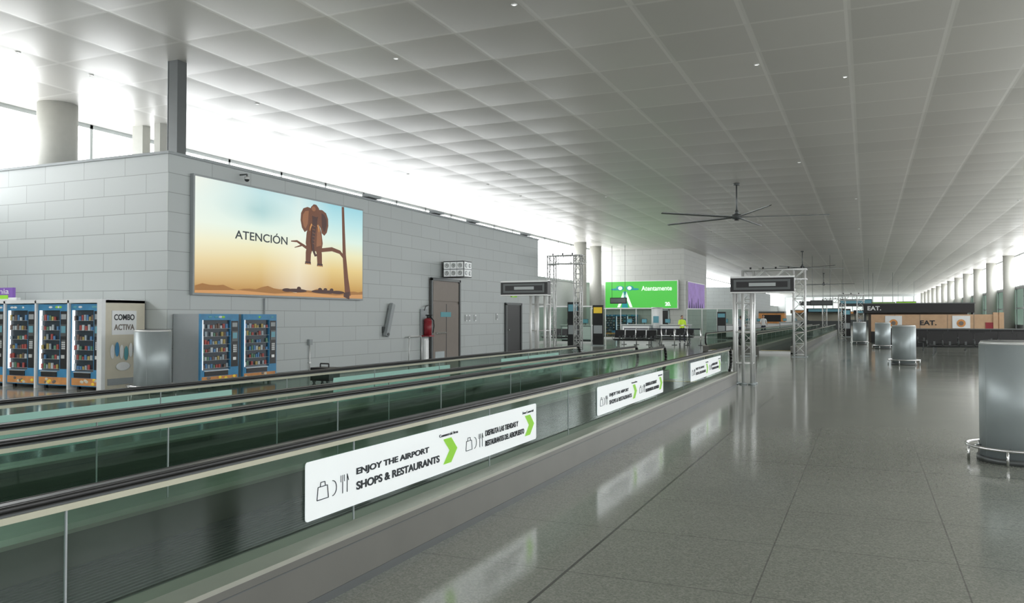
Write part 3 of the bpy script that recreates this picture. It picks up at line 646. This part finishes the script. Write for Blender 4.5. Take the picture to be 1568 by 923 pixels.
def counter(x, y, w=2.2, nm='gate_counter', m='white'):
    b = Bd(nm); b.box(0, w, 0, .6, .1, 1.05, 'gray'); b.box(-.05, w+.05, -.08, .68, 1.05, 1.1, 'alu'); b.box(.05, w-.05, .04, .56, 0, .1, 'black')
    b.box(.1, w-.1, -.012, 0, .15, .98, 'white')
    for i in (.35, w-.75): b.box(i+.18, i+.22, .3, .34, 1.1, 1.25, 'black'); b.box(i, i+.4, .29, .33, 1.2, 1.5, 'black'); b.box(i+.02, i+.38, .285, .29, 1.22, 1.48, 'screen')
    return b.done((x, y, 0), bevel=.01)
for x, y in ((-13.8, 58.5), (-10.4, 63), (-16.5, 58), (-19, 52), (-11.5, 84), (-9, 96), (8.5, 84), (8.5, 104)): counter(x, y)
b = Bd('ticket_pillar'); b.cyl((0, 0, 0), (0, 0, 2.3), .4, 'white', 32); b.cyl((0, 0, 2.3), (0, 0, 2.36), .44, 'alu', 32); b.cyl((0, 0, 0), (0, 0, .12), .43, 'dsteel', 32); b.box(-.2, .2, -.42, -.3, 1.2, 1.7, 'screen'); b.done((-14.4, 60.4, 0))
def totem(x, y, h=2.3, top='screen'):
    b = Bd('information_totem'); b.box(-.3, .3, -.08, .08, .05, h, 'black'); b.box(-.25, .25, -.095, -.08, h*.8, h-.12, top); b.box(-.35, .35, -.2, .2, 0, .05, 'steel'); b.box(-.25, .25, -.09, -.08, h*.3, h*.5, 'gray'); b.done((x, y, 0))
totem(-14.1, 40.5, 2.4); totem(-14.0, 44.5, 2.3, 'yellow'); totem(-9.6, 60, 2.0); totem(-1.5, 72, 2.3); totem(6.5, 90, 2.6)
for x0, y in ((-20.5, 48.5), (-19.5, 60), (-13.3, 66)):
    b = Bd('glass_partition')
    for i in range(5):
        b.box(x0+i*1.2-.03, x0+i*1.2+.03, y-.03, y+.03, 0, 2.3, 'alu')
        if i < 4: b.poly([(x0+i*1.2, y, .1), (x0+i*1.2+1.2, y, .1), (x0+i*1.2+1.2, y, 2.25), (x0+i*1.2, y, 2.25)], 'bglass')
    b.box(x0-.03, x0+4.83, y-.04, y+.04, 2.25, 2.33, 'alu'); b.box(x0-.03, x0+4.83, y-.04, y+.04, 0, .1, 'alu'); b.done()
# queue barrier posts
b = Bd('queue_barrier')
for i in range(7):
    x = -13.2+i*.75; b.cyl((x, 47, 0), (x, 47, .03), .16, 'dsteel', 16); b.cyl((x, 47, .03), (x, 47, .98), .03, 'chrome', 10)
    if i < 6: b.box(x, x+.75, 46.99, 47.01, .9, .96, 'navy')
b.done()
def overhead(x, y, w, zc, nm='hanging_sign', m='black', fm='screen'):
    b = Bd(nm); b.box(-w/2, w/2, -.1, .1, zc-.25, zc+.25, m); b.box(-w/2+.06, w/2-.06, -.11, -.1, zc-.18, zc+.18, fm)
    for s_ in (-1, 1): b.cyl((s_*w*.4, 0, zc+.25), (s_*w*.4, 0, ZC), .015, 'dsteel', 8)
    b.done((x, y, 0))
for x, y, w, z, f in ((-4, 84, 2.0, 3.0, 'dsteel'), (-1, 90, 3, 3.2, 'screen'), (-6, 105, 3, 3.3, 'dsteel'), (2, 120, 3, 3.4, 'green'), (-2, 140, 4, 3.6, 'dsteel'), (-19, 66, 1.4, 3.0, 'dsteel'), (6, 150, 3, 4, 'green')):
    overhead(x, y, w, z, fm=f)
b = Bd('gate_number_sign'); b.box(-.42, .42, -.08, .08, 4.8, 5.65, 'green'); b.box(-.36, .36, -.09, -.08, 5.22, 5.24, 'white')
for s_ in (-.3, .3): b.cyl((s_, 0, 5.65), (s_, 0, ZC), .015, 'dsteel', 8)
o = b.done((8.25, 51, 0)); text('D44', o, (-.3, -.1, 5.31), '-Y', 'white', width=.6, height=.24, bold=.005); text('D45', o, (-.3, -.1, 4.89), '-Y', 'white', width=.6, height=.24, bold=.005)

# ------------------------------------------------------------------ restaurant
b = Bd('restaurant_kiosk')
b.box(.25, 7.4, 56, 56.15, 0, .72, 'black'); b.box(.25, 7.4, 55.97, 56.15, .72, 1.78, 'wood')
for x in (1.6, 3.0, 4.5, 5.9): b.box(x-.01, x+.01, 55.96, 55.98, .72, 1.78, 'brown')
b.box(-.2, 6.1, 57.5, 61, 1.9, 2.5, 'black'); b.box(-.25, 6.15, 57.45, 57.5, 2.46, 2.52, 'dsteel')
for x in (-.1, 6.0):
    for y in (57.7, 60.8): b.cyl((x, y, 0), (x, y, 1.9), .08, 'dsteel', 12)
b.box(.4, 7.2, 57.6, 58.2, 0, 1.1, 'dsteel'); b.box(.3, 7.3, 57.5, 58.3, 1.1, 1.16, 'brown'); b.box(.1, 6, 60.7, 60.9, 0, 1.9, 'brown')
for x0 in (1.05, 4.75):
    b.box(x0, x0+.95, 55.93, 55.965, .95, 1.7, 'white'); b.cyl((x0+.47, 55.93, 1.25), (x0+.47, 55.92, 1.25), .24, 'orange', 20); b.cyl((x0+.47, 55.92, 1.25), (x0+.47, 55.91, 1.25), .13, 'brown', 16)
for x in (7.0, 7.3): b.box(x-.1, x+.15, 55.9, 56.2, 0, 1.9, 'wood')
b.box(6.5, 7.0, 55.93, 55.965, .8, 1.3, 'red')
o = b.done()
text('EAT.', o, (3.0, 55.95, 1.12), '-Y', 'ink', width=.9, height=.3, bold=.006); text('EAT.', o, (.05, 57.43, 2.05), '-Y', 'white', width=.8, height=.28, bold=.006)
b = Bd('restaurant_counter'); b.box(.5, 9.5, 49.6, 50.2, 0, .95, 'black'); b.box(.4, 9.6, 49.5, 50.3, .95, 1.0, 'dsteel')
for x in range(1, 10): b.box(x-.01, x+.01, 49.58, 49.6, .05, .93, 'dsteel')
b.done()
def bench(x, y, n=4, rz=0):
    b = Bd('airport_bench'); b.cyl((0, 0, .38), (n*.58, 0, .38), .035, 'dsteel', 10)
    for i in (0.25, n*.58-.25):
        b.box(i-.03, i+.03, -.28, .28, 0, .04, 'dsteel'); b.box(i-.025, i+.025, -.03, .03, .04, .38, 'dsteel')
    for i in range(n):
        x0 = .03+i*.58; b.box(x0, x0+.52, -.26, .22, .41, .45, 'black'); b.box(x0, x0+.52, .2, .25, .5, .92, 'black', Matrix.Rotation(math.radians(-10), 3, 'X'))
        b.box(x0+.22, x0+.3, .15, .24, .38, .6, 'dsteel')
    for i in range(n+1):
        x0 = i*.58; b.tube([(x0, .2, .42), (x0, .2, .64), (x0, -.2, .64), (x0, -.22, .42)], .014, 'dsteel', 6)
    b.done((x, y, 0), rz)
for p in ((2.3, 38.3), (5.0, 38.5), (2.6, 41.5), (5.3, 41.5), (8, 40), (2.3, 45), (5.2, 45), (8, 45), (4.2, 27.5), (-12, 50), (-18, 46), (4, 75), (7, 75), (-12.6, 42.8)): bench(*p)
b = Bd('orange_kiosk'); b.box(-11.6, -8.9, 100, 102, 0, .9, 'white'); b.box(-11.7, -8.8, 99.9, 102.1, .9, 2.1, 'orange'); b.box(-11.7, -8.8, 99.85, 102.1, 2.1, 2.3, 'dsteel'); b.box(-11.3, -9.2, 99.88, 99.9, 1.1, 1.9, 'black'); b.done()
for i, (x, y, w) in enumerate(((-8, 125, 5), (3, 128, 6), (-12, 150, 6), (-2, 160, 5), (5, 165, 5), (-9, 190, 8), (3, 195, 8))):
    b = Bd('shop_kiosk'); b.box(x, x+w, y, y+3, 0, 1.1, 'dsteel'); b.box(x-.2, x+w+.2, y-.2, y+3.2, 2.3, 2.9, ['black', 'gray', 'brown'][i % 3]); b.box(x+.3, x+w-.3, y-.22, y-.2, 2.42, 2.78, ['screen', 'signwhite', 'orange'][i % 3]); b.box(x+.2, x+w-.2, y+2.8, y+3, 1.1, 2.3, 'cream')
    for xx in (x, x+w-.15): b.box(xx, xx+.15, y, y+.15, 1.1, 2.3, 'dsteel')
    b.done()

# ------------------------------------------------------------------ people
def person(loc, rz, H, top, trousers, vest=False, walk=.0, arm=0.2):
    s = H/1.75
    V = [(0, 0, .95), (0, -.01, 1.1), (0, 0, 1.3), (0, 0, 1.43), (0, .01, 1.53)]
    E = [(0, 1), (1, 2), (2, 3), (3, 4)]; R = [(.15, .11), (.14, .10), (.165, .11), (.11, .08), (.055, .055)]
    for sd in (-1, 1):
        a = walk*sd; k = len(V)
        V += [(sd*.19, 0, 1.42), (sd*.25, -.02+a*.4, 1.15), (sd*.24, -arm+a*.4, .93+arm*.6)]
        R += [(.07, .065), (.045, .045), (.032, .032)]; E += [(3, k), (k, k+1), (k+1, k+2)]
        k = len(V)
        V += [(sd*.095, 0, .86), (sd*.10, -.02-a, .49), (sd*.10, .02-a*1.3, .09), (sd*.11, -.14-a*1.3, .045)]
        R += [(.095, .10), (.06, .065), (.042, .045), (.04, .035)]; E += [(0, k), (k, k+1), (k+1, k+2), (k+2, k+3)]
    me = bpy.data.meshes.new('b'); me.from_pydata([Vector(v)*s for v in V], E, []); ob = bpy.data.objects.new('b', me); COL.objects.link(ob)
    sk = ob.modifiers.new('s', 'SKIN'); sk.use_smooth_shade = True
    for i, r in enumerate(R): me.skin_vertices[0].data[i].radius = (r[0]*s, r[1]*s)
    me.skin_vertices[0].data[0].use_root = True
    ob.modifiers.new('ss', 'SUBSURF').levels = 2
    bpy.context.view_layer.update()
    nm = bpy.data.meshes.new_from_object(ob.evaluated_get(bpy.context.evaluated_depsgraph_get())); bpy.data.objects.remove(ob)
    b = Bd('standing_person'); b.bm.from_mesh(nm)
    it, il, isk, ish, ibl = b.mi(top), b.mi(trousers), b.mi('skin'), b.mi('black'), b.mi('alu')
    for f in b.bm.faces:
        c = f.calc_center_median()/s; f.smooth = True
        if c.z > 1.49: f.material_index = isk
        elif c.z > .94 or (abs(c.x) > .19 and c.z > .7): f.material_index = isk if (abs(c.x) > .2 and c.y < -.10) else it
        elif c.z < .1: f.material_index = ish
        else: f.material_index = il
        if vest and 1.08 < c.z < 1.13 and abs(c.x) < .19: f.material_index = ibl
    hz = 1.64*s
    b.sph((0, -.01*s, hz), .1*s, 'skin', 16, (.78, .95, 1.15)); b.sph((0, .012*s, hz+.025*s), .103*s, 'hair', 16, (.82, .95, 1.08))
    b.sph((0, -.108*s, hz-.01*s), .017*s, 'skin', 8, (.8, 1, 1.4))
    for sd in (-1, 1):
        b.sph((sd*.08*s, 0, hz-.005*s), .025*s, 'skin', 8, (.4, .8, 1.2)); b.sph((sd*.03*s, -.098*s, hz+.015*s), .010*s, 'black', 8)
        w = Vector((sd*.24, -arm+walk*sd*.4-.03, .93+arm*.6-.03))*s
        b.sph(w, .04*s, 'skin', 10, (.5, 1, 1.1))
        for q in range(4): b.cyl(w+Vector((0, (-.03+.018*q)*s, -.02*s)), w+Vector((0, (-.04+.02*q)*s, -(.085-.008*abs(q-1.3))*s)), .009*s, 'skin', 6, r2=.007*s)
        b.cyl(w+Vector((0, -.03*s, 0)), w+Vector((-sd*.01, -.065*s, -.03*s)), .010*s, 'skin', 6, r2=.008*s)
    b.box(-.025*s, .025*s, -.106*s, -.098*s, hz-.055*s, hz-.048*s, 'red')
    b.done(loc, rz)
person((-10.9, 52.5, 0), math.radians(35), 1.72, 'hivis', 'navy', True, .12, .25)
person((-8.4, 61, 0), 2.8, 1.70, 'shirt', 'navy', False, .15)
person((-7.6, 68, 0), .4, 1.78, 'white', 'navy', False, .1)
person((-2.0, 92, 0), 3.0, 1.75, 'navy', 'gray', False, .2)
person((-.8, 104, 0), .2, 1.7, 'shirt', 'navy', False, .2)
person((1.0, 110, 0), 3.2, 1.75, 'red', 'navy', False, .2)

# ------------------------------------------------------------------ world, camera
w = bpy.data.worlds.new('world'); scene.world = w; w.use_nodes = True
bg = w.node_tree.nodes['Background']; bg.inputs[0].default_value = (.8, .9, 1, 1); bg.inputs[1].default_value = 1.0
cam = bpy.data.cameras.new('camera'); co = bpy.data.objects.new('camera', cam); COL.objects.link(co)
co.location = (0, 0, 1.6); cam.sensor_width = 36; cam.lens = 36*1249/1568; cam.clip_end = 500
co.rotation_euler = (math.radians(90+1.12), 0, math.radians(23.5))
scene.camera = co
